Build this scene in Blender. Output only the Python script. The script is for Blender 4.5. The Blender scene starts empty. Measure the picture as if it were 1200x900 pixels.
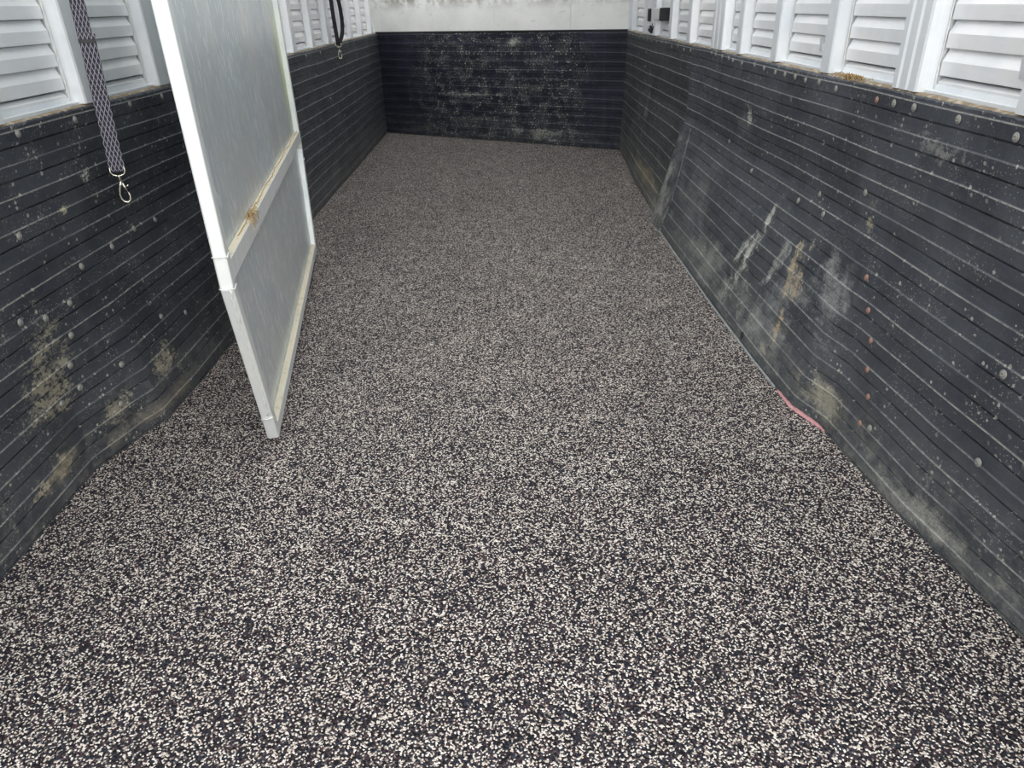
import bpy, bmesh, math, random
from mathutils import Vector, Matrix
random.seed(7)
S = bpy.context.scene
COL = S.collection

# ---------------------------------------------------------------- camera
cd = bpy.data.cameras.new('camera'); cam = bpy.data.objects.new('camera', cd); COL.objects.link(cam)
cd.sensor_width = 36; cd.sensor_fit = 'HORIZONTAL'; cd.lens = 825.465 / 1200 * 36; cd.clip_start = 0.02
RT = Vector((0.99945457, -0.01502401, -0.02940828)); UP = Vector((0.03301378, 0.47644144, 0.87858616)); FW = Vector((-8.1143e-4, 0.87907783, -0.47667758))
m = Matrix.Identity(4)
for i in range(3):
    m[i][0] = RT[i]; m[i][1] = UP[i]; m[i][2] = -FW[i]
m[0][3], m[1][3], m[2][3] = 0, 0, 1.2
cam.matrix_world = m
S.camera = cam

# ---------------------------------------------------------------- light
w = bpy.data.worlds.new('world'); S.world = w; w.use_nodes = True
wn = w.node_tree.nodes; wl = w.node_tree.links; wn.clear()
wo = wn.new('ShaderNodeOutputWorld'); wb = wn.new('ShaderNodeBackground')
wb.inputs[0].default_value = (0.97, 0.985, 1.0, 1); wb.inputs[1].default_value = 1.75
wl.new(wb.outputs[0], wo.inputs[0])
sd = bpy.data.lights.new('sun', 'SUN'); sd.energy = 2.4; sd.angle = 1.3; sd.color = (1, 0.98, 0.95)
so = bpy.data.objects.new('sun', sd); COL.objects.link(so); so.rotation_euler = (math.radians(58), 0, math.radians(4))
S.view_settings.view_transform = 'Standard'; S.view_settings.look = 'None'; S.view_settings.exposure = 0.0
S.view_settings.gamma = 1; S.view_settings.use_curve_mapping = False

# ---------------------------------------------------------------- dimensions
XL, XR = -1.258, 1.048          # faces of the rubber linings
MT = 0.960                      # top of the rubber
ROOF = 2.05
YN = 0.30                       # rear sill
YB = 8.3

def interp(x, K):
    if x <= K[0][0]: return K[0][1]
    for a, b in zip(K, K[1:]):
        if x <= b[0]:
            t = (x - a[0]) / (b[0] - a[0]); t = t * t * (3 - 2 * t) * .25 + t * .75
            return a[1] + (b[1] - a[1]) * t
    return K[-1][1]
KL = [(1.75, 0), (1.95, .06), (2.05, .1), (2.3, .11), (3.5, .11), (4.2, .03), (4.7, 0)]
KR = [(1.02, 0), (1.23, .03), (1.44, .06), (1.84, .09), (1.99, .14), (2.35, .15), (2.96, .16), (4.4, .16)]
KF = [(3.4, .12), (4.3, .135), (5.24, .10), (6.0, .05), (6.5, .02)]
def gz(z): return max(0.0, min(1.0, (.6 - z) / .6))
def wav(y, z): return .0035 * math.sin(2.3 * y + 1.3 * z) + .0025 * math.sin(5.1 * y - 4 * z + 1)

# ---------------------------------------------------------------- node helpers
class G:
    def __init__(s, name):
        s.m = bpy.data.materials.new(name); s.m.use_nodes = True; s.n = s.m.node_tree.nodes; s.l = s.m.node_tree.links
        s.n.clear(); s.out = s.n.new('ShaderNodeOutputMaterial'); s.b = s.n.new('ShaderNodeBsdfPrincipled')
        s.l.new(s.b.outputs[0], s.out.inputs[0]); s.tc = s.n.new('ShaderNodeTexCoord')
    def put(s, sock, v):
        if v is None: return
        if hasattr(v, 'is_output') or isinstance(v, bpy.types.NodeSocket): s.l.new(v, sock)
        else: sock.default_value = v
    def math(s, op, a, b=None, c=None, clamp=False):
        n = s.n.new('ShaderNodeMath'); n.operation = op; n.use_clamp = clamp
        s.put(n.inputs[0], a); s.put(n.inputs[1], b); s.put(n.inputs[2], c); return n.outputs[0]
    def mapr(s, v, a, b, c=0., d=1.):
        n = s.n.new('ShaderNodeMapRange'); n.interpolation_type = 'SMOOTHSTEP'; s.put(n.inputs[0], v)
        for i, x in enumerate((a, b, c, d)): n.inputs[i + 1].default_value = x
        return n.outputs[0]
    def vscale(s, v, sc, off=(0, 0, 0), rot=0):
        n = s.n.new('ShaderNodeMapping'); s.l.new(v, n.inputs[0]); n.inputs['Scale'].default_value = sc
        n.inputs['Location'].default_value = off; n.inputs['Rotation'].default_value = (0, 0, rot); return n.outputs[0]
    def noise(s, v, scale, det=3, rough=.55, dist=0):
        n = s.n.new('ShaderNodeTexNoise'); s.l.new(v, n.inputs['Vector']); n.inputs['Scale'].default_value = scale
        n.inputs['Detail'].default_value = det; n.inputs['Roughness'].default_value = rough; n.inputs['Distortion'].default_value = dist
        return n.outputs[0]
    def voro(s, v, scale, feat='F1', dim='3D', rnd=1):
        n = s.n.new('ShaderNodeTexVoronoi'); n.voronoi_dimensions = dim; n.feature = feat; s.l.new(v, n.inputs['Vector'])
        n.inputs['Scale'].default_value = scale; n.inputs['Randomness'].default_value = rnd; return n
    def mix(s, f, a, b, bt='MIX'):
        n = s.n.new('ShaderNodeMix'); n.data_type = 'RGBA'; n.blend_type = bt
        s.put(n.inputs[0], f); s.put(n.inputs[6], a); s.put(n.inputs[7], b); return n.outputs[2]
    def ramp(s, v, stops, const=False):
        n = s.n.new('ShaderNodeValToRGB'); s.l.new(v, n.inputs[0]); e = n.color_ramp.elements
        if const: n.color_ramp.interpolation = 'CONSTANT'
        while len(e) < len(stops): e.new(.5)
        for i, (p, c) in enumerate(stops): e[i].position = p; e[i].color = c
        return n.outputs[0]
    def xyz(s, v):
        n = s.n.new('ShaderNodeSeparateXYZ'); s.l.new(v, n.inputs[0]); return n.outputs
    def bump(s, h, st=.5, d=.002):
        n = s.n.new('ShaderNodeBump'); s.put(n.inputs['Strength'], st); n.inputs['Distance'].default_value = d
        s.l.new(h, n.inputs['Height']); s.l.new(n.outputs[0], s.b.inputs['Normal'])
    def fin(s, col=None, rough=None, metal=None, spec=None):
        s.put(s.b.inputs['Base Color'], col); s.put(s.b.inputs['Roughness'], rough); s.put(s.b.inputs['Metallic'], metal)
        s.put(s.b.inputs['Specular IOR Level'], spec); return s.m

def c4(r, g, b): return (r, g, b, 1)

# ---------------------------------------------------------------- materials
def mat_rubber(name, stains=(), span=None, fsc=70, flecks=.3, line=.8, dust=.5, base=c4(.030, .034, .043), lo=0.0, fade=None, cover=None):
    g = G(name); uv = g.tc.outputs['UV']; u, v, _ = g.xyz(uv)
    n1 = g.noise(uv, 3.5, 5, .6); n2 = g.noise(uv, 38, 4, .65); n3 = g.noise(uv, 9, 5, .7)
    col = g.mix(g.mapr(n1, .35, .7), base, c4(base[0] * 1.9, base[1] * 1.85, base[2] * 1.75))
    col = g.mix(g.math('MULTIPLY', g.mapr(n2, .5, .85), .35), col, c4(.11, .115, .12))
    # vertical faint streaks
    fg = g.noise(uv, 160, 3, .7); col = g.mix(g.math('MULTIPLY', g.math('MULTIPLY', g.mapr(fg, .56, .74), g.mapr(n3, .3, .65, .25, 1)), .55), col, c4(.20, .205, .20))
    st = g.noise(g.vscale(uv, (14, 1.6, 1)), 1.0, 4, .6)
    col = g.mix(g.math('MULTIPLY', g.mapr(st, .52, .8), .25), col, c4(.12, .125, .125))
    # dust lying on the ribs
    f = g.math('FRACT', g.math('DIVIDE', g.math('SUBTRACT', v, .8706 - .0752 * 30), .0752))
    d = g.math('MULTIPLY', g.math('MINIMUM', f, g.math('SUBTRACT', 1., f)), .0752)
    ln = g.mapr(d, .0006, .0019, 1, 0)
    br = g.mapr(g.noise(g.vscale(uv, (2.2, 13.3, 1)), 1.0, 3, .6), .36, .58, .12, 1)
    br2 = g.mapr(g.noise(g.vscale(uv, (60, 40, 1)), 1.0, 2, .6), .3, .62, .2, 1)
    if fade: br2 = g.math('MULTIPLY', br2, g.mapr(u, fade[0], fade[1], 1, fade[2]))
    lm = g.math('MULTIPLY', g.math('MULTIPLY', ln, br), g.math('MULTIPLY', br2, line))
    col = g.mix(lm, col, c4(.34, .33, .28))
    # groove between ribs, near black in broken runs
    d2 = g.math('MULTIPLY', g.math('ABSOLUTE', g.math('SUBTRACT', f, .52)), .0752)
    gr = g.mapr(d2, .001, .0026, 1, 0)
    gr = g.math('MULTIPLY', gr, g.mapr(g.noise(g.vscale(uv, (5, 26, 1)), 1.0, 3, .6), .36, .56, .25, 1))
    col = g.mix(g.math('MULTIPLY', gr, .8), col, c4(.006, .006, .008))
    # small flecks
    vo = g.voro(uv, fsc, dim='2D'); rc = g.xyz(vo.outputs['Color'])
    sz = g.math('MULTIPLY', rc[1], .46)
    fl = g.math('LESS_THAN', g.math('ADD', vo.outputs['Distance'], g.math('MULTIPLY', n2, .22)), g.math('ADD', sz, .02))
    dens = g.math('GREATER_THAN', g.math('ADD', rc[0], g.math('MULTIPLY', g.mapr(n3, .35, .7), flecks)), 1.0)
    fm = g.math('MULTIPLY', g.math('MULTIPLY', fl, dens), g.mapr(rc[2], 0, 1, .25, .9))
    vo2 = g.voro(uv, fsc * 2.7, dim='2D'); rd = g.xyz(vo2.outputs['Color'])
    f2 = g.math('MULTIPLY', g.math('LESS_THAN', vo2.outputs['Distance'], .28), g.math('GREATER_THAN', g.math('ADD', rd[0], g.math('MULTIPLY', g.mapr(n3, .4, .7), flecks * .8)), 1.02))
    fm = g.math('MAXIMUM', fm, g.math('MULTIPLY', f2, .6))
    if span: fm = g.math('MULTIPLY', fm, g.math('MULTIPLY', g.mapr(g.math('ADD', u, g.math('MULTIPLY', n3, .5)), span[0], span[1]), g.mapr(g.math('ADD', u, g.math('MULTIPLY', n3, .5)), span[2], span[3], 1, 0)))
    col = g.mix(fm, col, c4(.36, .36, .32))
    # dust low on the wall
    n4 = g.noise(uv, 22, 6, .75, .6); n5 = g.noise(uv, 5, 4, .6)
    low = g.math('MULTIPLY', g.mapr(v, lo + .02, lo + .30, 1, 0), g.math('MULTIPLY', g.mapr(n4, .38, .72), g.mapr(n5, .3, .6, .25, 1)))
    col = g.mix(g.math('MULTIPLY', low, dust), col, c4(.25, .25, .22))
    for (cu, cv, ru, rv, rot, c, amt, kind) in stains:
        du = g.math('SUBTRACT', u, cu); dv = g.math('SUBTRACT', v, cv)
        ca, sa = math.cos(rot), math.sin(rot)
        a = g.math('ADD', g.math('MULTIPLY', du, ca), g.math('MULTIPLY', dv, sa))
        b = g.math('SUBTRACT', g.math('MULTIPLY', dv, ca), g.math('MULTIPLY', du, sa))
        r = g.math('SQRT', g.math('ADD', g.math('POWER', g.math('ABSOLUTE', g.math('DIVIDE', a, ru)), 2.), g.math('POWER', g.math('ABSOLUTE', g.math('DIVIDE', b, rv)), 2.)))
        wb_ = g.noise(g.vscale(uv, (7, 9, 1)), 1.0, 4, .7); r = g.math('ADD', r, g.math('MULTIPLY', g.math('SUBTRACT', wb_, .5), 2.6)); msk = g.mapr(r, .0, 1., 1, 0)
        cc = g.n.new('ShaderNodeCombineXYZ'); g.l.new(a, cc.inputs[0]); g.l.new(b, cc.inputs[1]); cc.inputs[2].default_value = cu * 3 + cv
        if kind == 'scratch': nn = g.noise(g.vscale(cc.outputs[0], (9, 75, 1)), 1.0, 5, .7, 1.2); lo_, hi_ = .60, .70
        elif kind == 'chip': nn = g.noise(g.vscale(cc.outputs[0], (62, 80, 1)), 1.0, 5, .75, .6); lo_, hi_ = .64, .73
        else: nn = g.noise(g.vscale(cc.outputs[0], (26, 26, 1)), 1.0, 7, .85, .7); nn = g.math('ADD', g.math('MULTIPLY', nn, .7), g.math('MULTIPLY', fg, .36)); lo_, hi_ = .55, .88
        s_ = g.mapr(g.math('ADD', nn, g.math('MULTIPLY', msk, .22)), lo_, hi_)
        col = g.mix(g.math('MULTIPLY', g.math('MULTIPLY', s_, msk), amt), col, c)
    h = g.math('ADD', g.math('MULTIPLY', n2, .5), g.math('ADD', g.math('MULTIPLY', n4, .6), g.math('MULTIPLY', gr, -1.2)))
    g.bump(h, .55, .0025)
    return g.fin(col, g.mapr(n4, .3, .7, .42, .62), 0., .42)

WH = c4(.52, .53, .47); TAN = c4(.56, .42, .24); GREY = c4(.26, .27, .26); CREAM = c4(.55, .50, .36)
M_right = mat_rubber('rubber_right', base=c4(.037, .042, .052), stains=[
    (2.66, .43, .14, .045, 1.85, WH, .9, 'scratch'), (2.72, .28, .26, .075, 2.03, WH, .95, 'scratch'), (2.80, .25, .16, .05, 2.03, WH, .85, 'scratch'),
    (2.47, .30, .19, .07, 2.01, c4(.36, .37, .34), .9, 'scratch'),
    (2.345, .42, .14, .05, 1.4, c4(.46, .40, .28), .8, 'chip'), (2.32, .31, .16, .06, 1.3, TAN, .75, 'chip'), (2.27, .33, .12, .06, 1.3, TAN, .75, 'chip'), (2.27, .17, .12, .035, 1.35, TAN, .8, 'chip'),
    (2.30, .06, .06, .05, 0, CREAM, .7, 'dust'),
    (3.154, .74, .09, .055, 1.1, WH, .8, 'chip'), (3.2, .70, .22, .10, .2, GREY, .35, 'dust'),
    (3.2, .12, .9, .16, 0, c4(.34, .35, .32), .75, 'dust'), (2.45, .10, .55, .15, 0, c4(.34, .35, .32), .7, 'dust'), (2.05, .36, .30, .2, 1.2, c4(.34, .35, .34), .8, 'dust'), (2.35, .22, .4, .16, 2.2, c4(.3, .31, .3), .7, 'dust'),
    (1.86, .10, .28, .10, .1, c4(.38, .36, .28), .8, 'dust'), (1.35, .05, .5, .07, 0, c4(.36, .36, .32), .8, 'dust'),
    (3.6, .3, .6, .35, 0, c4(.22, .225, .21), .55, 'dust'),
    (1.80, .86, .25, .05, 0, c4(.32, .32, .3), .5, 'chip'), (2.0, .62, .08, .05, 1.2, CREAM, .5, 'chip'), (2.27, .46, .03, .06, 0, CREAM, .7, 'chip')],
    flecks=.30, line=.62, dust=.6, fade=(2.2, 4.0, .45))
M_right_far = mat_rubber('rubber_right_far', base=c4(.034, .037, .042), stains=[(5.0, .12, .9, .12, 0, c4(.36, .30, .18), .7, 'dust'), (4.5, .06, .4, .14, 0, c4(.3, .3, .24), .8, 'dust'),
    (5.4, .5, .1, .45, 0, c4(.34, .34, .3), .6, 'chip')], flecks=.45, line=.4, dust=.75)
M_left = mat_rubber('rubber_left', [
    (2.163, .784, .05, .028, 0, WH, 1., 'chip'), (2.016, .72, .03, .02, .5, CREAM, .8, 'chip'),
    (1.62, .10, .16, .045, 0, c4(.42, .37, .26), 1., 'dust'), (1.52, .10, .12, .04, 0, CREAM, .8, 'chip'),
    (1.9, .14, .2, .09, 0, c4(.40, .36, .27), .6, 'chip'), (2.15, .16, .15, .10, 0, CREAM, .5, 'chip'), (1.7, .36, .2, .25, 0, CREAM, .45, 'chip'),
    (2.1, .05, .5, .05, 0, c4(.3, .26, .2), .5, 'dust')],
    flecks=.42, line=.6, dust=.5, fade=(2.2, 4.0, .15))
M_flap = mat_rubber('rubber_flap', [(4.15, .2, .3, .5, 0, c4(.26, .265, .25), .85, 'dust'), (4.15, .3, .14, .10, 1.2, WH, .35, 'scratch'), (4.12, .12, .2, .12, 0, c4(.34, .34, .31), .8, 'dust')], flecks=.5, line=0.0, dust=.9)
M_back = mat_rubber('rubber_back', [(1.62, .88, .12, .07, 0, WH, .7, 'chip'), (1.9, .10, .7, .10, 0, WH, .45, 'chip'), (1.2, .42, .6, .05, 0, WH, .45, 'chip')],
    fsc=46, span=(.5, 1.1, 2.5, 2.8), flecks=1.45, line=.07, dust=.25, base=c4(.011, .014, .025))

def mat_floor():
    g = G('rubber_granules'); P = g.tc.outputs['Object']
    wob = g.n.new('ShaderNodeTexNoise'); g.l.new(P, wob.inputs['Vector']); wob.inputs['Scale'].default_value = 140; wob.inputs['Detail'].default_value = 1
    ad = g.n.new('ShaderNodeVectorMath'); ad.operation = 'MULTIPLY_ADD'; g.l.new(wob.outputs['Color'], ad.inputs[0]); ad.inputs[1].default_value = (.003,) * 3; g.l.new(P, ad.inputs[2])
    v = g.voro(ad.outputs[0], 300, dim='2D'); r = g.xyz(v.outputs['Color'])
    big = g.noise(P, 1.7, 3, .6); med = g.noise(P, 12, 2, .5)
    t = g.math('ADD', r[0], g.math('ADD', g.math('MULTIPLY', g.math('SUBTRACT', big, .5), .10), g.math('MULTIPLY', g.math('SUBTRACT', med, .5), .18)))
    col = g.ramp(t, [(0, c4(.008, .008, .011)), (.22, c4(.022, .022, .029)), (.38, c4(.060, .034, .038)), (.49, c4(.032, .040, .058)), (.62, c4(.10, .075, .082)),
                     (.69, c4(.28, .24, .215)), (.76, c4(.70, .63, .545)), (.91, c4(.95, .89, .81))], True)
    col = g.mix(g.math('MULTIPLY', r[1], .30), col, g.mix(r[2], c4(.36, .27, .28), c4(.27, .30, .37)), 'MULTIPLY')
    edge = g.mapr(v.outputs['Distance'], .45, .85, 0, 1)
    col = g.mix(g.math('MULTIPLY', edge, .45), col, c4(.012, .011, .013))
    g.bump(g.math('ADD', g.math('MULTIPLY', v.outputs['Distance'], -1.), g.math('MULTIPLY', r[1], .7)), .65, .0035)
    return g.fin(col, .72, 0., .22)
M_floor = mat_floor()

def mat_alu(name, base=c4(.78, .79, .79), rough=(.34, .5), metal=.55, vert='Z', dirt=.25, scr=.3, dirtcol=c4(.48, .42, .30), coat=0):
    g = G(name); P = g.tc.outputs['Object']
    n = g.noise(P, 4, 5, .6); n2 = g.noise(P, 30, 4, .6)
    sc = {'Z': (60, 60, 2.5), 'Y': (60, 2.5, 60)}[vert]
    n3 = g.noise(g.vscale(P, sc), 1., 4, .6)
    col = g.mix(g.mapr(n, .3, .75), base, c4(base[0] * .84, base[1] * .87, base[2] * .9))
    col = g.mix(g.math('MULTIPLY', g.mapr(n3, .55, .72), scr), col, c4(.93, .94, .92))
    col = g.mix(g.math('MULTIPLY', g.mapr(n2, .55, .8), dirt), col, dirtcol)
    g.bump(g.math('ADD', n3, g.math('MULTIPLY', n, .5)), .12, .002)
    return g.fin(col, g.mapr(n, .3, .7, rough[0], rough[1]), metal, .5)
M_slat = mat_alu('aluminium_slats', c4(.90, .90, .895), (.40, .55), .30, 'Y', .14, .35, c4(.60, .57, .47))
M_post = mat_alu('aluminium_post', c4(.86, .88, .895), (.4, .55), .35, 'Z', .15, .35)
M_frame = mat_alu('gate_frame_metal', c4(.80, .82, .80), (.38, .52), .45, 'Z', .35, .3, c4(.60, .60, .52))
M_ledge = mat_alu('dirty_ledge', c4(.66, .60, .45), (.6, .75), .0, 'Y', .9, .12, c4(.34, .24, .11))
M_skin_shade = mat_alu('outer_skin_shade', c4(.16, .165, .17), (.6, .7), .2, 'Y', .1, .1)  # dark base colour stands in for the shade inside the louvre gaps
M_roof = mat_alu('roof_metal', c4(.62, .63, .65), (.5, .6), .2, 'Y', .1, .1)

def mat_sheet():
    g = G('scratched_sheet'); P = g.tc.outputs['UV']
    n = g.noise(P, 2.2, 5, .6); fine = g.noise(g.vscale(P, (90, 9, 1), rot=.12), 1., 4, .65, .4)
    lg = g.noise(g.vscale(P, (9, .9, 1), rot=.06), 1., 4, .6)
    col = g.mix(g.mapr(n, .3, .7), c4(.64, .68, .68), c4(.52, .59, .63))
    col = g.mix(g.math('MULTIPLY', g.mapr(lg, .5, .75), .45), col, c4(.84, .84, .78))
    col = g.mix(g.math('MULTIPLY', g.mapr(fine, .56, .68), .6), col, c4(.97, .98, .96))
    sc = g.voro(g.vscale(P, (26, 3.2, 1), rot=.2), 1., 'DISTANCE_TO_EDGE', '2D')
    rare = g.mapr(g.noise(P, 7, 2, .5), .58, .66)
    col = g.mix(g.math('MULTIPLY', g.mapr(sc.outputs['Distance'], .0, .035, 1, 0), g.math('MULTIPLY', rare, .8)), col, c4(.92, .93, .90))
    vd = g.voro(g.vscale(P, (75, 13, 1), rot=.16), 1., 'F1', '2D'); rr = g.xyz(vd.outputs['Color'])
    dsh = g.math('MULTIPLY', g.math('LESS_THAN', vd.outputs['Distance'], .27), g.math('GREATER_THAN', g.math('ADD', rr[0], g.math('MULTIPLY', g.mapr(n, .35, .7), .30)), .84))
    col = g.mix(g.math('MULTIPLY', dsh, .75), col, c4(.98, .99, .97))
    vd = g.voro(g.vscale(P, (70, 14, 1), rot=-.25), 1., 'F1', '2D'); rr = g.xyz(vd.outputs['Color'])
    dsh = g.math('MULTIPLY', g.math('LESS_THAN', vd.outputs['Distance'], .16), g.math('GREATER_THAN', rr[0], .88))
    col = g.mix(g.math('MULTIPLY', dsh, .5), col, c4(.40, .43, .44))
    mo = g.noise(P, 60, 4, .7); col = g.mix(g.math('MULTIPLY', g.mapr(mo, .45, .7), .4), col, c4(.50, .54, .55))
    u, v, _ = g.xyz(P)
    # algae down the far edge
    al = g.math('MULTIPLY', g.mapr(u, 1.72, 1.98), g.math('MULTIPLY', g.mapr(g.math('ABSOLUTE', g.math('SUBTRACT', v, .95)), .1, .4, 1, 0), g.mapr(lg, .3, .6, .4, 1)))
    col = g.mix(g.math('MULTIPLY', al, .7), col, c4(.42, .50, .16))
    g.bump(g.math('ADD', fine, g.math('MULTIPLY', n, 2.)), .10, .002)
    return g.fin(col, g.mapr(n, .3, .7, .30, .42), .45, .5)
M_sheet = mat_sheet()

def simple(name, col, rough, metal=0., ncol=None, nsc=20, amt=.5):
    g = G(name); n = g.noise(g.tc.outputs['Object'], nsc, 4, .6)
    cc = g.mix(g.math('MULTIPLY', g.mapr(n, .4, .7), amt), col, ncol or c4(col[0] * .6, col[1] * .6, col[2] * .6))
    g.bump(n, .2, .001)
    return g.fin(cc, rough, metal, .4)
M_white = None
def mat_white():
    g = G('white_front_sheet'); P = g.tc.outputs['Object']; n = g.noise(P, 3, 5, .6); n2 = g.noise(g.vscale(P, (12, 12, 40)), 1, 3, .6)
    x, y, z = g.xyz(P)
    col = g.mix(g.mapr(n, .35, .7), c4(.90, .905, .89), c4(.80, .81, .785))
    sm = g.math('MULTIPLY', g.mapr(z, 1.12, 1.26), g.mapr(g.noise(P, 5, 4, .7), .42, .62))
    col = g.mix(g.math('MULTIPLY', sm, .75), col, c4(.22, .20, .17))
    col = g.mix(g.math('MULTIPLY', g.mapr(n2, .62, .74), .3), col, c4(.45, .42, .34))
    g.bump(g.noise(P, 9, 1, .3), .25, .02)
    return g.fin(col, .5, .1, .4)
M_white = mat_white()
M_wood = simple('grimy_wood_edge', c4(.24, .185, .12), .85, 0, c4(.50, .45, .36), 45, .95)
M_edge = simple('worn_rubber_edge', c4(.34, .36, .36), .7, 0, c4(.16, .165, .16), 60, .8)
M_pink = simple('pink_plastic', c4(.50, .25, .26), .6, 0, c4(.70, .42, .42), 50, .7)
M_screw = simple('screw_metal', c4(.30, .30, .28), .55, .4, c4(.20, .19, .16), 220, .6)
M_rust = simple('rusty_screw', c4(.27, .13, .10), .7, .1, c4(.34, .27, .23), 260, .8)
M_hole = simple('screw_recess', c4(.03, .03, .03), .8)
M_dark = simple('black_plastic', c4(.02, .02, .022), .5)
M_chrome = simple('nickel_hook', c4(.66, .64, .54), .25, 1., c4(.4, .38, .3), 40, .5)
M_hay = simple('dry_hay', c4(.42, .29, .13), .9, 0, c4(.22, .13, .06), 90, .6)
M_ground = simple('bounce_ground', c4(.36, .355, .34), .9)
M_weld = simple('weld_bead', c4(.84, .85, .82), .5, .4, None, 90, .3)
def mat_strap():
    g = G('woven_strap'); u, v, _ = g.xyz(g.tc.outputs['UV'])
    a = g.math('MULTIPLY', u, 4.0); b = g.math('MULTIPLY', v, 1 / .0145)
    def ln(x):
        f = g.math('FRACT', x); return g.mapr(g.math('ABSOLUTE', g.math('SUBTRACT', f, .5)), .05, .12, 1, 0)
    tri = g.math('PINGPONG', b, 1.0)
    l1 = ln(g.math('ADD', a, g.math('MULTIPLY', tri, .5))); l2 = ln(g.math('SUBTRACT', a, g.math('MULTIPLY', tri, .5)))
    mm = g.math('MAXIMUM', l1, l2)
    dash = g.mapr(g.noise(g.vscale(g.tc.outputs['UV'], (14, 420, 1)), 1, 1, .5), .3, .55, .5, 1)
    col = g.mix(g.math('MULTIPLY', mm, dash), c4(.010, .010, .018), c4(.33, .31, .38))
    g.bump(mm, .4, .001)
    return g.fin(col, .6, 0., .4)
M_strap = mat_strap()
M_webbing = simple('dark_webbing', c4(.02, .02, .025), .8, 0, c4(.06, .06, .07), 120, .6)

# ---------------------------------------------------------------- mesh helpers
def link(name, bm, mat, parent=None, smooth=False, bevel=0):
    me = bpy.data.meshes.new(name); bmesh.ops.recalc_face_normals(bm, faces=bm.faces); bm.to_mesh(me); bm.free()
    if mat: me.materials.append(mat)
    if smooth:
        for p in me.polygons: p.use_smooth = True
    o = bpy.data.objects.new(name, me); COL.objects.link(o)
    if parent is not None: o.parent = parent
    if bevel:
        b = o.modifiers.new('bevel', 'BEVEL'); b.width = bevel; b.segments = 2; b.limit_method = 'ANGLE'
    return o
def box(bm, x0, x1, y0, y1, z0, z1):
    vs = [bm.verts.new((x, y, z)) for x in (x0, x1) for y in (y0, y1) for z in (z0, z1)]
    for f in ((0, 1, 3, 2), (4, 6, 7, 5), (0, 4, 5, 1), (2, 3, 7, 6), (0, 2, 6, 4), (1, 5, 7, 3)): bm.faces.new([vs[i] for i in f])
def prism(bm, pts, mapf, a, b):
    A = [bm.verts.new(mapf(p[0], p[1], a)) for p in pts]; B = [bm.verts.new(mapf(p[0], p[1], b)) for p in pts]
    n = len(pts); bm.faces.new(A); bm.faces.new(B[::-1])
    for i in range(n): bm.faces.new([A[i], B[i], B[(i + 1) % n], A[(i + 1) % n]])
def tube(bm, pts, r, seg=10, closed=False):
    P = [Vector(p) for p in pts]; n = len(P); rings = []; prev = None
    for i in range(n):
        a = P[(i - 1) % n] if (closed or i) else P[i]; b = P[(i + 1) % n] if (closed or i < n - 1) else P[i]
        t = (b - a).normalized()
        if prev is None: nrm = t.orthogonal().normalized()
        else: nrm = (prev - t * prev.dot(t)).normalized()
        prev = nrm; bn = t.cross(nrm); rr = r[i] if isinstance(r, (list, tuple)) else r
        rings.append([bm.verts.new(P[i] + (nrm * math.cos(2 * math.pi * k / seg) + bn * math.sin(2 * math.pi * k / seg)) * rr) for k in range(seg)])
    for i in range(n if closed else n - 1):
        a, b = rings[i], rings[(i + 1) % n]
        for k in range(seg): bm.faces.new([a[k], a[(k + 1) % seg], b[(k + 1) % seg], b[k]])
    if not closed: bm.faces.new(rings[0][::-1]); bm.faces.new(rings[-1])
def empty(name, loc=(0, 0, 0), rot=(0, 0, 0)):
    o = bpy.data.objects.new(name, None); COL.objects.link(o); o.location = loc; o.rotation_euler = rot; o.empty_display_size = .1; return o
def tag(o, label=None, cat=None, group=None, kind=None):
    if label: o['label'] = label
    if cat: o['category'] = cat
    if group: o['group'] = group
    if kind: o['kind'] = kind
    return o

# ================================================================= STRUCTURE
bm = bmesh.new(); box(bm, -1.45, 1.25, YN, 8.6, -.10, 0)
floor = tag(link('floor', bm, M_floor), 'speckled cream, black and brown rubber granule floor', None, None, 'structure')
bm = bmesh.new(); box(bm, -14, 14, -16, YN - .02, -.50, -.45)  # ground slab out of view, added to bounce light into the trailer
tag(link('ground', bm, M_ground), 'unseen pale ground outside the open trailer, added to bounce light inside', None, None, 'structure')

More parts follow.
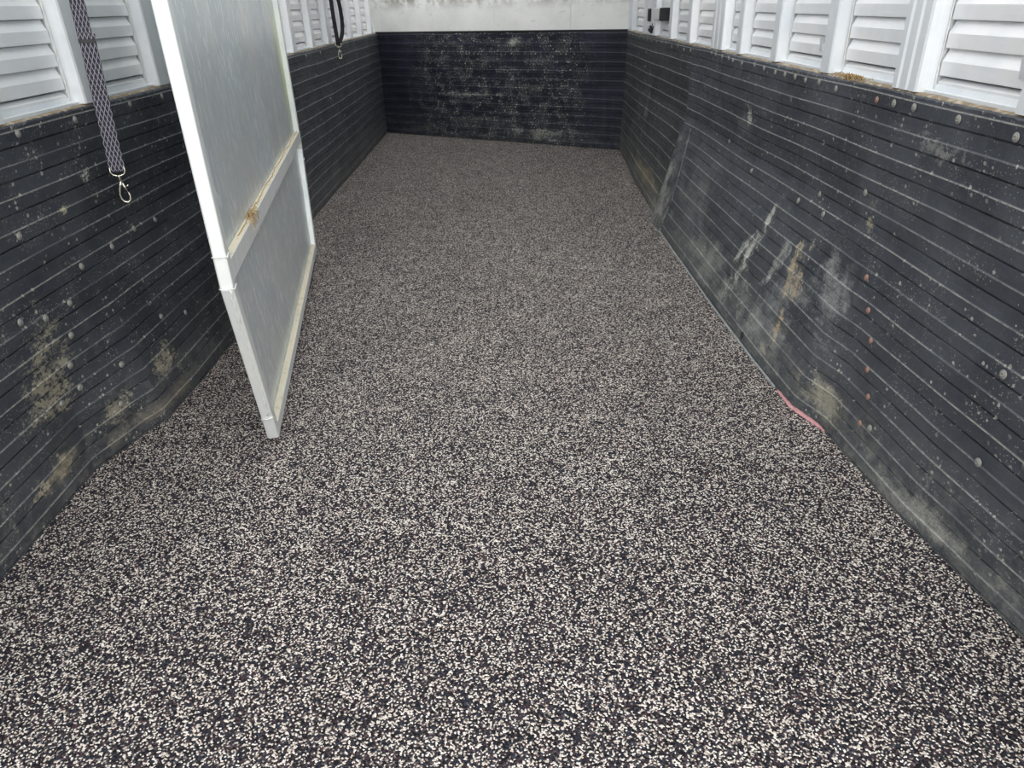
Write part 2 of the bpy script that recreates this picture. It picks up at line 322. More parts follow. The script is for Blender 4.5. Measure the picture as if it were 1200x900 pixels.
Z0, DZ, NS = 1.006, .0625, 17
def side_wall(name, side, posts, label, xin, zoff=0.0, y1=8.3):
    """posts: (near, far, kind) faces of each hat post; louvred sheet runs between"""
    root = tag(empty(name, (side * (abs(xin) + .05), 1.0, 0)), label, None, None, 'structure')
    X = lambda d: side * (abs(xin) + d) - root.location.x       # d = outward from rubber face
    Y = lambda y: y - root.location.y
    bm = bmesh.new()
    box(bm, min(X(.085), X(.095)), max(X(.085), X(.095)), Y(YN), Y(y1), 0, ROOF)
    box(bm, min(X(.02), X(.085)), max(X(.02), X(.085)), Y(YN), Y(y1), 0, .945)      # solid lower wall behind the rubber
    link('outer_skin', bm, M_skin_shade, root)
    bm = bmesh.new()                                        # bottom rail with small lip
    prism(bm, [(.030, .950), (.030, .972), (.036, .974), (.046, .962), (.052, .985), (.085, .985), (.085, .945)], lambda d, z, y: (X(d), Y(y), z), YN, y1)
    link('bottom_rail', bm, M_post, root)
    allp = [(YN - .1, YN, 'x')] + posts + [(y1, y1 + .1, 'x')]
    for a, b in zip(allp, allp[1:]):
        ya, yb = a[1] + .008, b[0] - .013
        if yb - ya < .03: continue
        bm = bmesh.new()
        for k in range(-1, NS):
            z1 = Z0 + zoff + DZ * k; z2 = z1 + DZ - .004
            if k == -1: z1 = .985; z2 = Z0 + zoff - .004
            hh = z2 - z1
            if hh < .012: continue
            # profile: returns under itself, vertical flat face, sloping shoulder back to the skin
            pr = [(.060, z1 + .003), (.0505, z1), (.050, z1 + .002), (.050, z1 + hh * .56), (.0515, z1 + hh * .62), (.0585, z1 + hh * .88), (.062, z2 + .002), (.067, z2 + .004), (.067, z2 + .001), (.0615, z1 + hh * .86), (.0535, z1 + hh * .58), (.0535, z1 + .004)]
            if k == -1: pr = [(.066, z1), (.052, z1), (.052, z1 + hh * .35), (.064, z2 - .002), (.072, z2), (.072, z1)]
            prism(bm, pr, lambda d, z, y: (X(d), Y(y), z), ya, yb)
        link('louver_panel', bm, M_slat, root)
    for (a, b, kind) in posts:
        bm = bmesh.new(); w_ = b - a
        top = ROOF - .05
        if kind == 'wide':      # extrusion with two shallow ribs
            prof = [(.085, a - .004), (.060, a - .004), (.012, a + .006), (.008, a + .012), (.008, a + w_ * .30), (.013, a + w_ * .34), (.013, a + w_ * .40), (.008, a + w_ * .44),
                    (.008, a + w_ * .66), (.013, a + w_ * .70), (.013, a + w_ * .76), (.008, a + w_ * .80), (.008, b - .004), (.012, b), (.085, b)]
        else:
            prof = [(.085, a - .002), (.056, a - .002), (.050, a + .002), (.012, a + .004), (.008, a + .009), (.008, b - .004), (.012, b), (.085, b)]
        prism(bm, prof, lambda d, y, z: (X(d), Y(y), z), .966, top)
        link('post', bm, M_post, root)
        bm = bmesh.new()         # weld seam along the near edge
        pts = [(X(.0495 + .0003 * math.sin(i * 1.9)), Y(a - .006), .975 + i * .011) for i in range(int((top - .98) / .011))]
        tube(bm, pts, [.0016 + .0012 * random.random() for _ in pts], 6); link('weld_seam', bm, M_weld, root, True)
    return root
PR = [(1.00, 1.06, 'n'), (1.455, 1.535, 'n'), (1.925, 2.055, 'wide'), (2.47, 2.545, 'n'), (2.97, 3.04, 'n'), (3.43, 3.50, 'n'), (3.73, 3.93, 'wide'), (4.38, 4.46, 'n'),
      (4.88, 4.95, 'n'), (5.40, 5.85, 'wide'), (6.36, 6.52, 'n')]
PL = [(.87, .95, 'n'), (1.35, 1.43, 'n'), (1.83, 1.91, 'n'), (2.305, 2.435, 'n'), (2.83, 2.93, 'n'), (3.31, 3.38, 'n'), (3.79, 3.86, 'n'), (4.27, 4.35, 'n'), (4.76, 4.85, 'n'), (5.27, 5.35, 'n'),
      (5.76, 5.90, 'n'), (6.22, 6.30, 'n'), (6.68, 6.76, 'n'), (7.18, 7.27, 'n'), (7.72, 7.82, 'n')]
wall_r = side_wall('wall_right', 1, PR, 'louvred bare aluminium side wall with posts, on the right', XR)
wall_l = side_wall('wall_left', -1, PL, 'louvred bare aluminium side wall with posts, on the left', XL, .003)

# grimy wooden edge above the rubber
for side, xin, nm, y1 in ((1, XR, 'trim_1', 6.6), (-1, XL, 'trim_2', 8.05)):
    bm = bmesh.new(); N = 260; rows = []
    for i in range(N + 1):
        y = YN + (y1 - YN) * i / N; j = random.uniform(-.0018, .0018) + .003 * math.sin(y * 3.1 + side)
        pr = [(.011, .935), (.009 + j * .4, .957 + j), (.016, .963 + j), (.028, .965 + j * .5), (.030, .95), (.030, .935)]
        rows.append([bm.verts.new((side * (abs(xin) + d), y, z)) for d, z in pr])
    for a, b in zip(rows, rows[1:]):
        for k in range(6): bm.faces.new([a[k], a[(k + 1) % 6], b[(k + 1) % 6], b[k]])
    bm.faces.new(rows[0]); bm.faces.new(rows[-1][::-1])
    tag(link(nm, bm, M_wood), 'dirty brown wooden edge strip along the top of the rubber, ' + ('right' if side > 0 else 'left') + ' wall', None, None, 'structure')

# front bulkhead: runs askew across the nose
BA, BB = Vector((-1.272, 8.0, 0)), Vector((1.052, 6.55, 0))
bd = (BB - BA).normalized(); bn = Vector((bd.y, -bd.x, 0)); BW = (BB - BA).length
if bn.y > 0: bn = -bn
def BK(u, z, n): p = BA + bd * u + bn * n; return (p.x, p.y, z)
root = tag(empty('wall_back', BA), 'white metal bulkhead closing the far end', None, None, 'structure')
def BKL(u, z, n): p = bd * u + bn * n; return (p.x, p.y, z)
bm = bmesh.new()
prism(bm, [(-.25, 0), (BW + .2, 0), (BW + .2, ROOF), (-.25, ROOF)], BKL, -.06, -.014); link('bulkhead_sheet', bm, M_white, root)
for uu in (.07, .72, 1.42, 2.2):
    bm = bmesh.new(); prism(bm, [(uu, .97), (uu + .006, .97), (uu + .006, ROOF), (uu, ROOF)], BKL, -.0135, -.0115); link('seam_strip', bm, M_post, root)
bm = bmesh.new(); prism(bm, [(.0, .955), (BW, .955), (BW, .972), (.0, .972)], BKL, -.0139, .004); link('dirt_ledge', bm, M_dark, root)
# unseen roof, its cover shaped for the daylight fall-off
root = tag(empty('ceiling', (0, 4, ROOF)), 'unseen trailer roof with cross bows, sheet added over the middle to dim the daylight, open near the rear', None, None, 'structure')
for k in range(9):
    bm = bmesh.new(); box(bm, -1.36, 1.15, -3.0 + k * .9, -2.955 + k * .9, -.03, 0.01); link('roof_bow', bm, M_roof, root)
bm = bmesh.new(); box(bm, -1.40, 1.19, .2, 1.9, .011, .03); link('shade_roof_sheet', bm, M_roof, root)  # sheet out of view, added to dim the daylight over the far part
for a, b in ((-1.37, -1.29), (1.08, 1.16)):
    bm = bmesh.new(); box(bm, a, b, YN - 4, 4.3, .0, .06); link('roof_rail', bm, M_roof, root)

# ================================================================= RUBBER MATS
def zprofile():
    """list of (z, inward offset) from the floor up, ribs every 75 mm"""
    out = [(0.0, 0.0)]; zl = .8706 - .0752 * 12
    z = zl
    while z < MT - .01:
        for dz, o in ((-.0025, 0.0028), (-.0005, .0026), (.0028, 0.0), (.018, 0.0), (.0365, .0012), (.0380, -.003), (.0405, -.003), (.0418, 0.0), (.055, .0008)):
            zz = z + dz
            if .004 < zz < MT - .006: out.append((zz, o))
        z += .0752
    out.append((MT - .004, 0)); out.append((MT, -.003)); return out
ZP = zprofile()
def make_mat(name, posf, u0, u1, n, mat, thick=.011, ragged=.0012, edgemat=None):
    """posf(u, z, inward) -> world; a slab whose face carries the ribs"""
    bm = bmesh.new(); uvl = bm.loops.layers.uv.new('UVMap'); F = []; B = []; UV = {}
    for i in range(n + 1):
        u = u0 + (u1 - u0) * i / n; col = []; bc = []
        rg = random.uniform(-ragged, ragged)
        for j, (z, o) in enumerate(ZP):
            zz = z + (rg * 1.6 if j >= len(ZP) - 2 else 0)
            zz2 = zz + .0016 * math.sin(u * 2.7 + z * 3) + .0012 * math.sin(u * 7.3 + z * 11)
            if j == 0: zz2 = 0.001
            v = bm.verts.new(posf(u, max(zz2, .001), o)); UV[v] = (u, zz); col.append(v)
        F.append(col)
        for z in (0.001, .2, .4, .6, .8, MT): 
            v = bm.verts.new(posf(u, z, -thick)); UV[v] = (u, z); bc.append(v)
        B.append(bc)
    for i in range(n):
        for j in range(len(ZP) - 1): bm.faces.new([F[i][j], F[i + 1][j], F[i + 1][j + 1], F[i][j + 1]])
        for j in range(5): bm.faces.new([B[i][j], B[i][j + 1], B[i + 1][j + 1], B[i + 1][j]])
        for j, k in ((0, 0), (-1, -1)):
            f = bm.faces.new([F[i][j], B[i][k], B[i + 1][k], F[i + 1][j]])
    for i in (0, n):
        f = bm.faces.new(F[i] + B[i][::-1]); f.material_index = 1 if edgemat else 0
    for f in bm.faces:
        for l in f.loops: l[uvl].uv = UV[l.vert]
    o = link(name, bm, mat)
    if edgemat: o.data.materials.append(edgemat)
    return o
def posL(u, z, o):
    return (XL + interp(u, KL) * gz(z) + wav(u, z) * .6 + o, u, z)
def posR(u, z, o):
    return (XR - interp(u, KR) * gz(z) - wav(u, z) * .6 - o, u, z)
def posRF(u, z, o):
    return (XR + .002 - interp(u, KF) * gz(z) - wav(u, z) * .5 - o, u, z)
def posRN(u, z, o):      # near panel; its far end leans out at the foot
    lap = .013 * max(0, min(1, (u - 4.0) / .2)) 
    x, y, zz = posR(u, z, o + lap); return (x, u, zz)

matL = make_mat('rubber_wall_mat', posL, YN + .05, 8.02, 420, M_left)
tag(matL, 'black ribbed rubber mat lining the left wall, passing behind the open gate', 'rubber mat', 'rubber mats lining the walls')
matR = make_mat('rubber_wall_mat', posRN, YN + .05, 4.22, 260, M_right, edgemat=M_edge)
tag(matR, 'long scuffed black rubber mat on right wall, with white scrapes and a curled far edge', 'rubber mat', 'rubber mats lining the walls')
matF = make_mat('rubber_wall_mat', posRF, 4.16, 6.60, 140, M_right_far)
tag(matF, 'shorter black rubber mat on right wall, between the overlapping mat edge and the far corner', 'rubber mat', 'rubber mats lining the walls')
matB = make_mat('rubber_wall_mat', lambda u, z, o: BK(u, z, o + .002 + .003 * math.sin(3 * u)), 0.0, BW, 160, M_back)
tag(matB, 'black rubber mat with dense white flecks across the far end wall', 'rubber mat', 'rubber mats lining the walls')

# worn border along the lapped edge and the foot of the near right mat
def strip_on(posf, path, w, th, name, mat, parent):
    bm = bmesh.new(); rows = []
    for i, (u, z, du, dz) in enumerate(path):
        a = Vector(posf(u, z, .0032)); b = Vector(posf(u + du * w, z + dz * w, .0032)); a2 = Vector(posf(u, z, .0032 + th)); b2 = Vector(posf(u + du * w, z + dz * w, .0032 + th * .4))
        rows.append([bm.verts.new(v) for v in (a, a2, b2, b)])
    for a, b in zip(rows, rows[1:]):
        for k in range(4): bm.faces.new([a[k], a[(k + 1) % 4], b[(k + 1) % 4], b[k]])
    bm.faces.new(rows[0]); bm.faces.new(rows[-1][::-1])
    return link(name, bm, mat, parent)
p = [(u, .001, 0, 1) for u in [4.215 - i * (4.215 - 2.12) / 60 for i in range(61)]]
o = strip_on(posRN, p, .0065, .0025, 'foot_edge', M_edge, matR); o['label'] = 'pale worn lower edge'
# flap border beside the lapped edge
bm = bmesh.new(); uvl = bm.loops.layers.uv.new('UVMap'); rows = []
for i in range(24):
    z = .004 + (.56 - .004) * i / 23; w_ = .24 - .12 * abs(i / 23 - .3)
    ue = 4.222 + .006 * math.sin(z * 13)
    ue2 = ue - w_
    rows.append([(bm.verts.new(posRN(uu, z, oo)), (uu, z)) for uu, oo in ((ue, -.010), (ue, .007), (ue - .02, .0085), (ue2, .0065), (ue2 - .004, -.001))])
for a, b in zip(rows, rows[1:]):
    for k in range(4):
        f = bm.faces.new([a[k][0], a[k + 1][0], b[k + 1][0], b[k][0]])
        for l, q in zip(f.loops, (a[k][1], a[k + 1][1], b[k + 1][1], b[k][1])): l[uvl].uv = q
flap = link('lapped_flap', bm, M_flap, matR); flap['label'] = 'smooth dusty flap along the curled edge'

# screws, parts of the mats
def screw_mesh(name, mat):
    bm = bmesh.new(); prof = [(.0, .0030), (.0022, .0030), (.0030, .0042), (.0055, .0040), (.0068, .0022), (.0080, .0016), (.0105, .0014), (.0112, .0)]
    seg = 14; rings = []
    for r, h in prof:
        if r == 0: rings.append([bm.verts.new((0, 0, h))]); continue
        rings.append([bm.verts.new((r * math.cos(2 * math.pi * k / seg), r * math.sin(2 * math.pi * k / seg), h)) for k in range(seg)])
    for k in range(seg): bm.faces.new([rings[0][0], rings[1][k], rings[1][(k + 1) % seg]])
    for a, b in zip(rings[1:], rings[2:]):
        for k in range(seg): bm.faces.new([a[k], b[k], b[(k + 1) % seg], a[(k + 1) % seg]])
    me = bpy.data.meshes.new(name); bmesh.ops.recalc_face_normals(bm, faces=bm.faces); bm.to_mesh(me); bm.free(); me.materials.append(mat)
    for p_ in me.polygons: p_.use_smooth = True
    return me
ME_S = screw_mesh('screw', M_screw); ME_R = screw_mesh('rusty_screw', M_rust)
def screw(posf, u, z, parent, rust=False, sc=1.0):
    e = .01; P = Vector(posf(u, z, .0026)); tu = Vector(posf(u + e, z, .0026)) - P; tz = Vector(posf(u, z + e, .0026)) - P
    n = tu.cross(tz).normalized()
    if n.dot(Vector((0, 0, 1.2)) - P) < 0: n = -n
    o = bpy.data.objects.new('screw', ME_R if rust else ME_S); COL.objects.link(o); o.parent = parent
    o.location = P; o.rotation_mode = 'QUATERNION'; o.rotation_quaternion = Vector((0, 0, 1)).rotation_difference(n); o.scale = (sc,) * 3
    if rust: o['label'] = 'rusty reddish screw'
for (u, z) in [(1.496, .925), (1.704, .931), (1.899, .933), (2.0, .931), (2.368, .93), (2.505, .938), (2.621, .932), (2.718, .935), (2.82, .935), (2.92, .933), (3.05, .938), (3.169, .942),
               (3.34, .936), (3.48, .937), (3.55, .943), (3.663, .943), (3.784, .944), (3.864, .947), (1.275, .272), (1.305, .476), (2.356, .604), (2.054, .681), (2.49, .551), (2.281, .558), (1.646, .13), (3.0, .55), (3.4, .6)]:
    screw(posRN, u, z, matR, sc=.95)
for (u, z) in [(2.095, .929), (1.905, .476), (1.843, .400), (1.781, .335), (1.748, .261), (1.701, .199), (1.693, .118)]: screw(posRN, u, z, matR, True, .85)
for i in range(14): screw(posRF, 4.3 + i * .16, .935 + random.uniform(-.005, .005), matF, sc=.9)
for i in range(9): screw(posRF, 5.6, .85 - i * .09, matF, sc=.8)
for (u, z) in [(1.998, .556), (1.886, .486), (1.777, .486), (1.843, .405), (1.799, .332), (1.803, .258), (1.916, .137), (2.26, .284), (2.413, .235), (2.345, .569), (2.494, .559), (2.181, .558), (1.682, .515),
               (1.718, .253), (1.979, .242), (1.927, .938), (1.794, .707), (2.2, .935), (2.55, .935), (2.8, .933), (5.0, .935), (5.4, .93), (6.0, .935), (5.2, .8), (5.5, .62), (5.9, .45)]:
    screw(posL, u, z, matL, sc=.95)
# round recess hole low on the right mat
bm = bmesh.new(); seg = 18; P = Vector(posRN(2.49, .032, .0034))
t1 = (Vector(posRN(2.52, .032, .0034)) - P).normalized(); t2 = (Vector(posRN(2.49, .06, .0034)) - P).normalized(); nn = t1.cross(t2).normalized()
if nn.x > 0: nn = -nn
r0 = [bm.verts.new(P + (t1 * math.cos(a) * 1.0 + t2 * math.sin(a)) * .015 + nn * .0006) for a in [2 * math.pi * k / seg for k in range(seg)]]
r1 = [bm.verts.new(P + (t1 * math.cos(a) + t2 * math.sin(a)) * .012 + nn * .0012) for a in [2 * math.pi * k / seg for k in range(seg)]]
bm.faces.new(r1)
for k in range(seg): bm.faces.new([r0[k], r0[(k + 1) % seg], r1[(k + 1) % seg], r1[k]])
o = link('hole_plug', bm, M_hole, matR); o['label'] = 'dark round hole low on the mat'

# pink strip on the floor at the foot of the right mat
bm = bmesh.new(); path = [(2.11, .003), (2.04, .003), (1.97, .004), (1.90, .004), (1.82, .003), (1.76, .003)]; rows = []
PP_ = []
for i in range(31):
    u = 2.10 - (2.10 - 1.835) * i / 30
    x = posRN(u, .004, 0)[0]; wd = .0045 * math.sin(math.pi * (.04 + .92 * i / 30)) * .45 + .0010 * random.random()
    rows.append([bm.verts.new(v) for v in ((x - .002, u, .0005), (x - .0005, u, .003 + 4 * wd), (x - .002, u, .004 + .9 * wd), (x - .004 - wd, u, .004), (x - .004 - wd, u, .0005))])
for a, b in zip(rows, rows[1:]):
    for k in range(5): bm.faces.new([a[k], a[(k + 1) % 5], b[(k + 1) % 5], b[k]])
bm.faces.new(rows[0]); bm.faces.new(rows[-1][::-1])
tag(link('pink_strip', bm, M_pink), 'thin pink strip lying on the floor against the foot of the right mat', 'strip')

# ================================================================= GATE
GA = Vector((-.728, 1.849, 0)); gd = Vector((-.16490833, .9863089, 0)).normalized(); gn = Vector((gd.y, -gd.x, 0))
ZB, ZK, ZT = .035, .575, 1.96
gate = tag(empty('center_gate', GA), 'tall scratched aluminium gate standing ajar along the left wall, bottom corners cut off', 'gate')
def GP(s, z, n): p = gd * s + gn * n; return (p.x, p.y, z)
TH, TW = .034, .040
OUT = [(0, ZB), (-.14, ZK), (-.14, ZT), (2.045, ZT), (2.065, ZK - .02), (1.94, ZB)]
def inset(poly, d):
    n = len(poly); cx = sum(p[0] for p in poly) / n; cz = sum(p[1] for p in poly) / n; res = []
    def off(a, b):
        ex, ez = b[0] - a[0], b[1] - a[1]; L = math.hypot(ex, ez); nx, nz = -ez / L, ex / L
        if (cx - a[0]) * nx + (cz - a[1]) * nz < 0: nx, nz = -nx, -nz
        return (a[0] + nx * d, a[1] + nz * d), (ex, ez)
    for i in range(n):
        (p1, d1), (p2, d2) = off(poly[i - 1], poly[i]), off(poly[i], poly[(i + 1) % n])
        det = d1[0] * d2[1] - d1[1] * d2[0]; t = ((p2[0] - p1[0]) * d2[1] - (p2[1] - p1[1]) * d2[0]) / det
        res.append((p1[0] + d1[0] * t, p1[1] + d1[1] * t))
    return res
INN = inset(OUT, TW)
names = ['near_corner_brace', 'near_upright', 'top_rail', 'far_upright', 'far_corner_brace', 'bottom_rail']
for i in range(6):
    a, b = OUT[i], OUT[(i + 1) % 6]; c, d = INN[(i + 1) % 6], INN[i]
    bm = bmesh.new()
    n1 = 0 if i != 1 else .0006
    prism(bm, [a, b, c, d], GP, -TH, n1)
    o = link('frame_tube', bm, M_frame, gate, False, .004)
    o['label'] = {0: 'slanting lower near tube', 1: 'upright tube nearest the camera', 2: 'top tube', 3: 'far upright tube', 4: 'slanting lower far tube', 5: 'bottom tube with dirt on top'}[i]
# sheet, recessed
bm = bmesh.new(); uvl = bm.loops.layers.uv.new('UVMap')
SH = inset(OUT, TW - .004)
A = [(bm.verts.new(GP(s, z, -TH + .011)), (s, z)) for s, z in SH]; B = [(bm.verts.new(GP(s, z, -TH + .006)), (s, z)) for s, z in SH]
fs = [(bm.faces.new([v for v, _ in A]), A), (bm.faces.new([v for v, _ in B[::-1]]), B[::-1])]
for f, L_ in fs:
    for l in f.loops:
        for v, q in L_:
            if v is l.vert: l[uvl].uv = q
for k in range(6): bm.faces.new([A[k][0], B[k][0], B[(k + 1) % 6][0], A[(k + 1) % 6][0]])
link('sheet_panel', bm, M_sheet, gate)
# mid rail and the dirt lying on it
bm = bmesh.new(); prism(bm, [(-.10, .588), (2.022, .588), (2.022, .642), (-.10, .642)], GP, -.024, .0); link('mid_rail', bm, M_frame, gate, False, .002)
bm = bmesh.new()
N = 90
def ledge(bm, s0, s1, z, n0=-.022, n1=-.0015, hmax=.004):
    rows = []
    for i in range(N + 1):
        s = s0 + (s1 - s0) * i / N; h = hmax * (.35 + .65 * random.random())
        rows.append([bm.verts.new(GP(s, zz, n)) for zz, n in ((z, n0), (z + h, n0 + .002), (z + h * .6, (n0 + n1) / 2 + random.uniform(-.003, .003)), (z + .0006, n1))])
    for a, b in zip(rows, rows[1:]):
        for k in range(3): bm.faces.new([a[k], a[k + 1], b[k + 1], b[k]])
ledge(bm, -.09, 2.01, .6425); o = link('ledge_dirt', bm, M_ledge, gate); o['label'] = 'sandy dirt on the middle rail'
bm = bmesh.new(); ledge(bm, .02, 1.92, ZB + TW + .0005); o = link('ledge_dirt', bm, M_ledge, gate); o['label'] = 'sandy dirt on the bottom rail'
# hay wisp caught on the mid rail
bm = bmesh.new()
for i in range(34):
    s0 = .33 + random.gauss(0, .035); z0 = .646 + random.random() * .012; n0 = -.010 + random.uniform(-.008, .010)
    a = random.uniform(0, 2 * math.pi); L_ = random.uniform(.015, .055)
    p0 = (s0, z0, n0); p1 = (s0 + math.cos(a) * L_ * .5, z0 + random.uniform(-.006, .010), n0 + .006); p2 = (s0 + math.cos(a) * L_, z0 + random.uniform(-.035, .006), max(n0, 0) + .004)
    tube(bm, [GP(*p0), GP(*p1), GP(*p2)], .0011, 4)
tuft_ = link('hay_clump', bm, M_hay, gate); tuft_['kind'] = 'stuff'; tuft_['label'] = 'small tuft of brown hay'
bm = bmesh.new(); pts = [GP(.1 + i * .045, .6465 + .001 * math.sin(i * 1.3), -.012 + .0025 * math.sin(i * .8) + .002 * math.sin(i * 2.9)) for i in range(44)]; tube(bm, pts, .0013, 5)
o = link('dirt_crack', bm, M_hay, gate, True); o['label'] = 'brown straw line along the middle rail'
# welded sleeves on tubes
for (s, z, ss) in ((-.14, ZK, .006), (-.14, ZK + .085, .0), ):
    bm = bmesh.new()
    pts = []
    for (ds, n) in ((-.0, .0015), (-.0035, -.006), (-.0035, -.03), (.0, -TH - .001)): pts.append(GP(s + ds, z + random.uniform(-.003, .003), n))
    pts = [GP(s + .040, z, .001)] + [GP(s + .02, z + .002, .0015)] + pts
    tube(bm, pts, .0022, 6); link('weld_seam', bm, M_weld, gate, True)
bm = bmesh.new(); pts = []
for i in range(40):
    t = i / 39; s = OUT[1][0] + (OUT[0][0] - OUT[1][0]) * t; z = ZK + (ZB - ZK) * t
    if z < .13: break
    pts.append(GP(s - .0012 + .001 * math.sin(i * 1.7), z, -.010 + .003 * math.sin(i * 2.3)))
tube(bm, pts, [.0022 + .0015 * random.random() for _ in pts], 6); link('weld_seam', bm, M_weld, gate, True)
bm = bmesh.new(); tube(bm, [GP(-.012, .118, .001), GP(-.024, .122, -.001), GP(-.026, .120, -.017), GP(-.023, .118, -TH - .001)], .002, 6); link('weld_seam', bm, M_weld, gate, True)
for z in (.16, .50):
    bm = bmesh.new(); tube(bm, [GP(2.075 if z > .4 else 1.985, z, -.01), GP(2.04 if z > .4 else 1.955, z + .005, .0012), GP(2.02 if z > .4 else 1.94, z, .0012)], .002, 6); link('weld_seam', bm, M_weld, gate, True)
# hinges to the wall post
for z in (1.25, 1.75):
    bm = bmesh.new(); pc = Vector(GP(2.045, z, -.02)) ; bx = XL - GA.x
    tube(bm, [pc + Vector((-.03, 0, -.05)), pc + Vector((-.03, 0, .05))], .011, 12)
    tube(bm, [pc + Vector((-.03, 0, 0)), (bx - .012, pc.y, z)], .009, 8)
    link('hinge', bm, M_frame, gate, True)

# ================================================================= STRAPS
def ribbon(bm, pts, wdir, w_, th=.003, uv0=0):
    uvl = bm.loops.layers.uv.verify(); P = [Vector(p) for p in pts]; rows = []; L_ = uv0; prev = None
    for i, p in enumerate(P):
        t = (P[min(i + 1, len(P) - 1)] - P[max(i - 1, 0)]).normalized(); wd = wdir(i) if callable(wdir) else Vector(wdir)
        wd = (wd - t * wd.dot(t)).normalized(); n = t.cross(wd)
        if i: L_ += (p - P[i - 1]).length
        rows.append([(bm.verts.new(p + wd * a * w_ / 2 + n * b * th / 2), (.5 + a * .5, L_)) for a, b in ((-1, -1), (-.7, -1.25), (.7, -1.25), (1, -1), (1, 1), (.7, 1.25), (-.7, 1.25), (-1, 1))])
    for a, b in zip(rows, rows[1:]):
        for k in range(8):
            q = [a[k], a[(k + 1) % 8], b[(k + 1) % 8], b[k]]; f = bm.faces.new([x[0] for x in q])
            for l, x in zip(f.loops, q): l[uvl].uv = x[1]
    bm.faces.new([x[0] for x in rows[0]][::-1]); bm.faces.new([x[0] for x in rows[-1]])
def snap_hook(parent, o, wd, s=1.0):
    """o = point where strap ends; hangs down; wd = width direction"""
    o = Vector(o); wd = Vector(wd).normalized(); dn = Vector((0, 0, -1))
    def Q(a, b): return o + wd * a * s + dn * b * s
    bm = bmesh.new()      # D shaped eye
    pts = [Q(-.020, -.010), Q(-.021, .004), Q(-.016, .013), Q(-.006, .017), Q(.006, .017), Q(.016, .013), Q(.021, .004), Q(.020, -.010)]
    tube(bm, pts, .0028 * s, 8); link('strap_eye', bm, M_chrome, parent, True)
    bm = bmesh.new(); tube(bm, [Q(0, .014), Q(0, .020), Q(0, .024), Q(0, .032), Q(0, .036)], [.0045 * s, .0065 * s, .0048 * s, .0052 * s, .003 * s], 10); link('swivel', bm, M_chrome, parent, True)
    bm = bmesh.new()      # hook body: teardrop loop
    pts = [Q(.002, .034), Q(-.004, .046), Q(-.009, .060), Q(-.012, .074), Q(-.011, .088), Q(-.004, .098), Q(.006, .100), Q(.014, .093), Q(.016, .080), Q(.013, .070)]
    tube(bm, pts, [.0050 * s, .0048 * s, .0042 * s, .0040 * s, .0038 * s, .0038 * s, .0036 * s, .0034 * s, .0030 * s, .0024 * s], 10); link('hook_body', bm, M_chrome, parent, True)
    bm = bmesh.new(); tube(bm, [Q(.003, .040), Q(.008, .055), Q(.012, .071)], [.004 * s, .0034 * s, .0026 * s], 8)
    tube(bm, [Q(.008, .053), Q(.015, .050), Q(.019, .047)], [.0022 * s, .002 * s, .0028 * s], 8); link('hook_gate', bm, M_chrome, parent, True)
wd = Vector((.93, .36, 0)).normalized()
strap = tag(empty('tie_strap', (-1.21, 2.27, .78)), 'woven black and silver tie strap with snap hook, hanging on near left wall', 'strap', 'straps hanging on the left wall')
O_ = strap.location
def SL(x, y, z): return Vector((x, y, z)) - O_
def bez(A_, n):
    out = []
    for i in range(len(A_) - 1):
        p0, p1, p2, p3 = [Vector(A_[max(0, min(len(A_) - 1, k))]) for k in (i - 1, i, i + 1, i + 2)]
        for j in range(n):
            t = j / n; out.append(.5 * ((2 * p1) + (p2 - p0) * t + (2 * p0 - 5 * p1 + 4 * p2 - p3) * t * t + (3 * p1 - p0 - 3 * p2 + p3) * t ** 3))
    out.append(Vector(A_[-1])); return out
bm = bmesh.new(); ribbon(bm, bez([SL(-1.222, 2.335, 1.86), SL(-1.212, 2.322, 1.5), SL(-1.21, 2.312, 1.243), SL(-1.212, 2.304, 1.135)], 8), wd, .040, .0028); link('upper_webbing', bm, M_strap, strap)
bm = bmesh.new(); ribbon(bm, bez([SL(-1.206, 2.306, 1.155), SL(-1.206, 2.300, 1.12), SL(-1.209, 2.285, .95), SL(-1.21, 2.270, .790), SL(-1.21, 2.268, .775)], 8), wd, .044, .0036); link('lower_webbing', bm, M_strap, strap)
bm = bmesh.new(); ribbon(bm, [SL(-1.208, 2.3035, 1.140), SL(-1.208, 2.303, 1.135), SL(-1.208, 2.3025, 1.130)], wd, .045, .010); link('slide_loop', bm, M_dark, strap)
snap_hook(strap, SL(-1.21, 2.267, .775), wd)
bm = bmesh.new(); tube(bm, [SL(-1.235 + .022 * math.cos(a), 2.335, 1.87 + .022 * math.sin(a)) for a in [2 * math.pi * k / 16 for k in range(16)]], .004, 8, True); tube(bm, [SL(-1.275, 2.335, 1.885), SL(-1.245, 2.335, 1.885)], .006, 8)
link('tie_ring', bm, M_chrome, strap, True)

s2 = tag(empty('tie_strap', (-1.228, 5.87, .95)), 'doubled dark webbing strap with small snap hook, hanging on the far left wall', 'strap', 'straps hanging on the left wall'); O_ = s2.location
wd2 = Vector((.95, .3, 0)).normalized()
bm = bmesh.new(); ribbon(bm, bez([SL(-1.232, 5.86, 1.86), SL(-1.225, 5.83, 1.4), SL(-1.222, 5.83, 1.15), SL(-1.222, 5.86, 1.0), SL(-1.224, 5.875, .955)], 8), wd2, .028, .0028)
link('webbing', bm, M_webbing, s2)
bm = bmesh.new(); ribbon(bm, bez([SL(-1.232, 5.87, 1.86), SL(-1.205, 5.90, 1.4), SL(-1.185, 5.93, 1.2), SL(-1.188, 5.93, 1.05), SL(-1.214, 5.885, .965), SL(-1.220, 5.875, .953)], 8), wd2, .028, .0028)
link('webbing', bm, M_webbing, s2)
snap_hook(s2, SL(-1.221, 5.875, .955), wd2, .95)
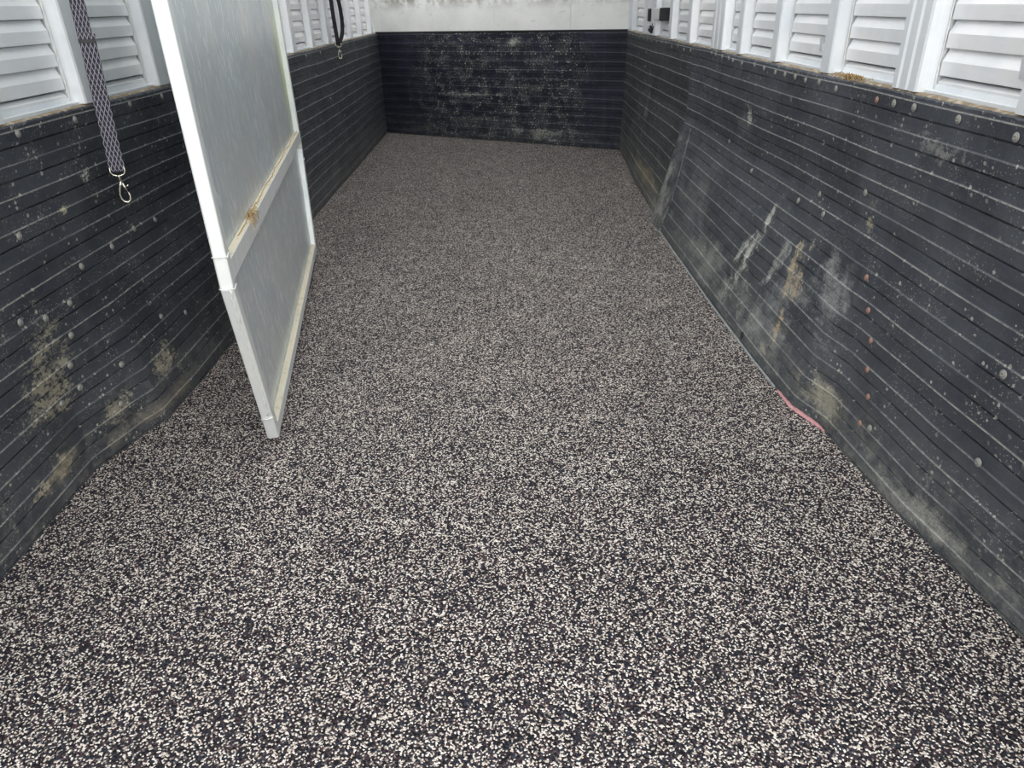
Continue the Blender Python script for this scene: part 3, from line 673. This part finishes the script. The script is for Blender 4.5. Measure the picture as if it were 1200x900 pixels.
bm = bmesh.new(); tube(bm, [SL(-1.235 + .022 * math.cos(a), 5.865, 1.87 + .022 * math.sin(a)) for a in [2 * math.pi * k / 16 for k in range(16)]], .004, 8, True); tube(bm, [SL(-1.28, 5.865, 1.885), SL(-1.245, 5.865, 1.885)], .006, 8)
link('tie_ring', bm, M_chrome, s2, True)

# ================================================================= RIGHT WALL SMALL THINGS
# latch box by the escape door
lt = tag(empty('door_latch', (XR, 5.18, 1.10)), 'small light metal latch block with black end, on the far right wall', 'latch')
bm = bmesh.new(); box(bm, -.012, .05, -.02, .20, -.035, .035); link('latch_body', bm, M_frame, lt, False, .004)
bm = bmesh.new(); box(bm, -.016, .05, -.050, -.02, -.038, .038); link('latch_knob', bm, M_dark, lt, False, .006)
hd = tag(empty('door_pull', (XR + .006, 5.60, 1.09)), 'narrow black pull handle on the wide far right post', 'handle')
bm = bmesh.new(); box(bm, -.012, .006, -.022, .022, -.040, .040); link('grip', bm, M_dark, hd, False, .004)
bm = bmesh.new(); tube(bm, [(.0, -.02, .0 - .075), (-.010, -.025, -.080), (-.012, -.03, -.060)], .007, 8); link('keeper', bm, M_frame, hd, True)
bm = bmesh.new()
for i in range(26):
    a = random.uniform(0, 6.28); L_ = random.uniform(.02, .06); p0 = Vector((XR + .012 + random.uniform(-.008, .01), 5.52 + random.gauss(0, .03), .975 + random.random() * .012))
    tube(bm, [p0, p0 + Vector((random.uniform(-.008, .0), math.cos(a) * L_ * .5, .012 + abs(math.sin(a)) * L_ * .4)), p0 + Vector((-.004, math.cos(a) * L_, .004 + abs(math.sin(a)) * L_))], .004, 5)
tag(link('cord_knot', bm, M_dark), 'small dark tangle of cord on the ledge below the black pull handle', 'cord', None, 'stuff')
# hay on the right ledge
def tuft(y, x, label, n, side):
    bm = bmesh.new()
    for i in range(n):
        a = random.uniform(0, 6.28); L_ = random.uniform(.02, .075); p0 = Vector((x + side * random.uniform(-.004, .012), y + random.gauss(0, .045), .966 + random.random() * .006))
        tube(bm, [p0, p0 + Vector((-side * .006 * random.random(), math.cos(a) * L_ * .5, .006)), p0 + Vector((-side * random.uniform(0, .014), math.cos(a) * L_, -random.uniform(0, .022)))], .0011, 4)
    tag(link('hay_wisp', bm, M_hay), label, 'hay', None, 'stuff')
tuft(2.30, XR + .012, 'wisp of brown hay on the right ledge just beyond the wide near post', 45, 1)
# bent plate patch in near right louvre bays: welded tabs
for (y, z, l) in ((1.60, 1.045, 'small grey metal tab on the nearest right louvre bay'), (2.66, 1.04, 'small grey metal tab on the right louvres farther away than the hay wisp')):
    t_ = tag(empty('metal_tab', (XR + .05, y, z)), l, 'metal tab', 'metal tabs on the right louvres')
    bm = bmesh.new(); prism(bm, [(-.013, -.020), (.008, -.020), (.016, .022), (-.004, .022)], lambda a, b, c: (c, a, b), -.003, .002); link('tab_plate', bm, M_roof, t_)
